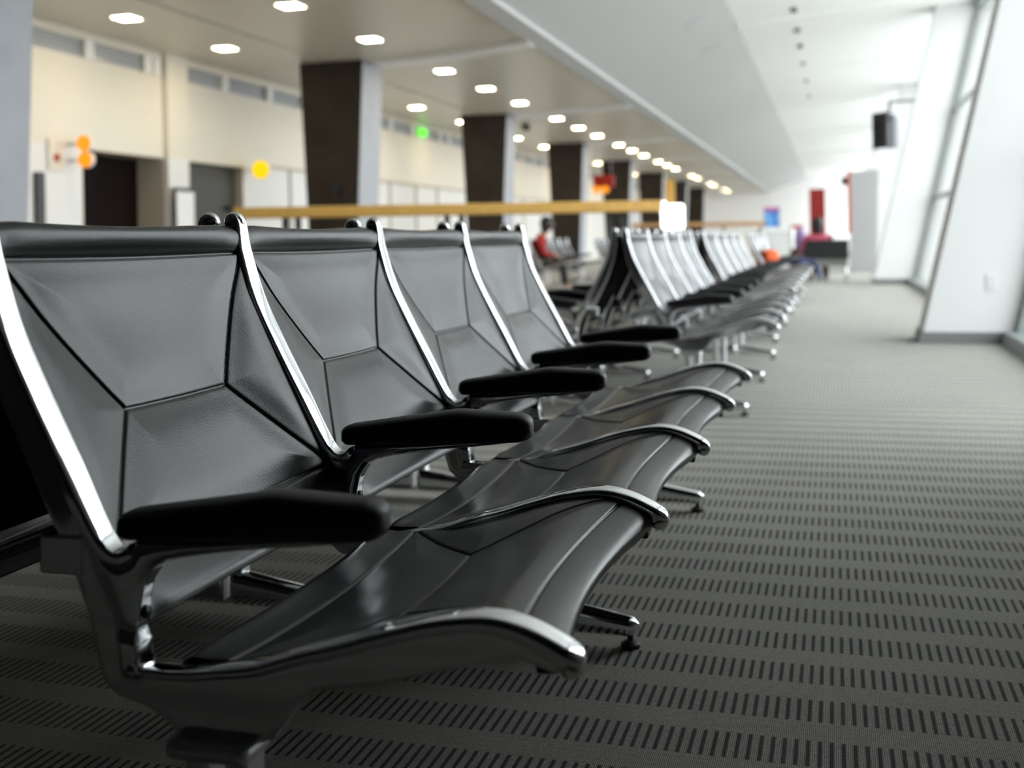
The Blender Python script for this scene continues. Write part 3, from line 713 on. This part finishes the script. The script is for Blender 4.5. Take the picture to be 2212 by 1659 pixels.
tag(r, 'tall amber coloured sign on a pole beside a far brown column', 'sign')

# screens on the pier
r = empty('display_screens', (.82, 18.8, 0))
def tilt_box(x0, y0, x1, y1, t, z0, z1):
    bm = bmesh.new(); d_ = Vector((x1 - x0, y1 - y0)).normalized(); nn = Vector((-d_.y, d_.x)) * t
    a = [(x0, y0), (x1, y1), (x1 + nn.x, y1 + nn.y), (x0 + nn.x, y0 + nn.y)]
    v = [bm.verts.new((p[0], p[1], z)) for z in (z0, z1) for p in a]
    for f in ((0, 3, 2, 1), (4, 5, 6, 7), (0, 1, 5, 4), (1, 2, 6, 5), (2, 3, 7, 6), (3, 0, 4, 7)): bm.faces.new([v[i] for i in f])
    return bm
obj('screen', tilt_box(-.19, .30, .03, -.02, .09, 2.20, 2.78), M['screen'], r, bevel=.01)['label'] = 'black screen turned to the left'
obj('screen', tilt_box(.03, -.02, .17, .24, .09, 2.20, 2.74), M['blackplastic'], r, bevel=.01)
obj('screen_shell', tilt_box(.15, .18, .23, .34, .05, 2.20, 2.70), M['greyplastic'], r, bevel=.01)
b = bmesh.new(); box(b, .06, .10, .13, .17, 2.72, 2.96); obj('hanger', b, M['darkpost'], r)
b = bmesh.new(); box(b, .06, .47, .13, .17, 2.93, 2.965); obj('wall_arm', b, M['darkpost'], r)
tag(r, 'cluster of black display screens hung on an arm from the white window pier', 'screen')
r = empty('wall_outlet', (1.085, 8.65, .44)); b = bmesh.new(); box(b, -.035, .035, -.008, 0, -.06, .06); obj('cover_plate', b, M['pier'], r, bevel=.003)
for z in (-.025, .025):
    b = bmesh.new(); box(b, -.014, .014, -.0095, -.007, z - .011, z + .011); obj('socket', b, M['deskwhite'], r)
tag(r, 'white outlet plate low on the nearest white pier', 'outlet')

# partition with red board in front of the far piers
r = empty('partition', (.64, 26.0, 0)); b = bmesh.new(); prism_y(b, [(-.26, 0), (.24, 0), (.24 + .04, .5), (.34, 2.27), (-.26, 2.22)], 0, .9); obj('panel', b, M['partition'], r)
b = bmesh.new(); box(b, -.325, -.262, -.02, .5, .85, 2.25); obj('side_board', b, M['orange_red'], r, bevel=.005)
b = bmesh.new(); box(b, -.45, -.325, -.02, .06, 1.93, 2.11); obj('flag_sign', b, M['blackplastic'], r)
tag(r, 'shaded white partition with a narrow orange red board on its edge, beside the far pier', 'partition')
r = empty('banner_panel', (-.405, 31.1, 0)); b = bmesh.new(); box(b, -.205, .205, -.02, .02, .06, 2.075); obj('banner', b, M['red'], r)
b = bmesh.new(); box(b, -.24, .24, -.15, .15, 0, .06); obj('foot', b, M['darkpost'], r); tag(r, 'tall dark red banner panel standing behind the person in pink', 'banner')

def poster_mat():
    m = mat('blue_poster', (.02, .25, .75), .4); nt = m.node_tree; b = nt.nodes['Principled BSDF']
    g = nt.nodes.new('ShaderNodeTexCoord'); n = nt.nodes.new('ShaderNodeTexNoise'); n.inputs['Scale'].default_value = 4.5
    rp = nt.nodes.new('ShaderNodeValToRGB'); rp.color_ramp.elements[0].position = .38; rp.color_ramp.elements[0].color = (.005, .08, .42, 1); rp.color_ramp.elements[1].position = .66; rp.color_ramp.elements[1].color = (.16, .52, .92, 1)
    nt.links.new(g.outputs['Object'], n.inputs['Vector']); nt.links.new(n.outputs['Fac'], rp.inputs[0]); nt.links.new(rp.outputs[0], b.inputs['Base Color']); return m
r = empty('poster_stand', (-1.585, 30.75, 0), RZ)
b = bmesh.new(); box(b, -.21, .21, -.012, .012, 1.06, 1.50); obj('poster', b, poster_mat(), r)
b = bmesh.new(); box(b, -.21, .21, -.013, .013, 1.50, 1.60); obj('poster_header', b, mat('mauve_header', (.40, .08, .28), .5), r)
b = bmesh.new(); cyl(b, (0, .03, .03), .02, 1.35, seg=12); cyl(b, (0, .03, 0), .18, .03, seg=24); obj('stand', b, M['chrome'], r, True, sharp=.6)
tag(r, 'blue poster with a mauve header on a stand at the far end of the hall', 'poster')
r = empty('gate_desk', (-1.2, 25.8, 0), .25)
b = bmesh.new(); box(b, -.42, .42, -.25, .25, 0, .93); obj('desk_body', b, M['deskwhite'], r)
b = bmesh.new(); box(b, -.46, .46, -.29, .29, .93, .965); obj('desk_top', b, M['white'], r); tag(r, 'pale grey gate desk in front of the blue poster', 'desk')
b = bmesh.new(); box(b, -.92, -.66, 25.78, 25.98, .966, 1.06)
o = obj('document_tray', b, M['orange_red'], None, bevel=.02); tag(o, 'red tray lying on the pale gate desk', 'tray')
rounded_bag('shoulder_bag', (-.58, 20.75, 0), (.22, .2, .98), M['purple'], 'lavender bag stood upright beside the maroon backpack', 'bag', strap=False)
bm = bmesh.new(); cyl(bm, (-.80, 22.9, .02), .045, .95, seg=16); cyl(bm, (-.80, 22.9, 0), .15, .02, seg=24)
o = obj('queue_post', bm, M['white'], None, True, sharp=.6); tag(o, 'white queue post standing before the gate desk', 'post')

# small dark slots in the upper ceiling and vents in the sloping ceiling
for i, y in enumerate((17.45, 19.2, 20.85, 23.0, 25.6, 28.4)):
    b = bmesh.new(); z = 4.20 + (-.53 + 1.43) * .35 / 4.03; box(b, -.575, -.485, y, y + .28, z - .025, z + .02)
    o = obj('ceiling_slot', b, M['greyplastic' if i > 2 else 'doorgrey'], None); tag(o, '%s dark slot from the front in the white upper ceiling' % ORD[i], 'ceiling fitting', 'slots in the white upper ceiling')
for i, y in enumerate((16.6, 19.0, 22.4)):
    b = bmesh.new(); v = []
    sl = (4.20 - 3.415) / (3.52 - 1.43)
    prism_y(b, [(-2.05, 3.415 + (3.52 - 2.05) * sl - .012), (-1.75, 3.415 + (3.52 - 1.75) * sl - .012), (-1.75, 3.415 + (3.52 - 1.75) * sl + .01), (-2.05, 3.415 + (3.52 - 2.05) * sl + .01)], y, y + .35)
    o = obj('air_vent', b, M['soffit'], None); tag(o, '%s flush air vent from the front in the sloping ceiling' % ORD[i], 'vent', 'vents in the sloping ceiling')
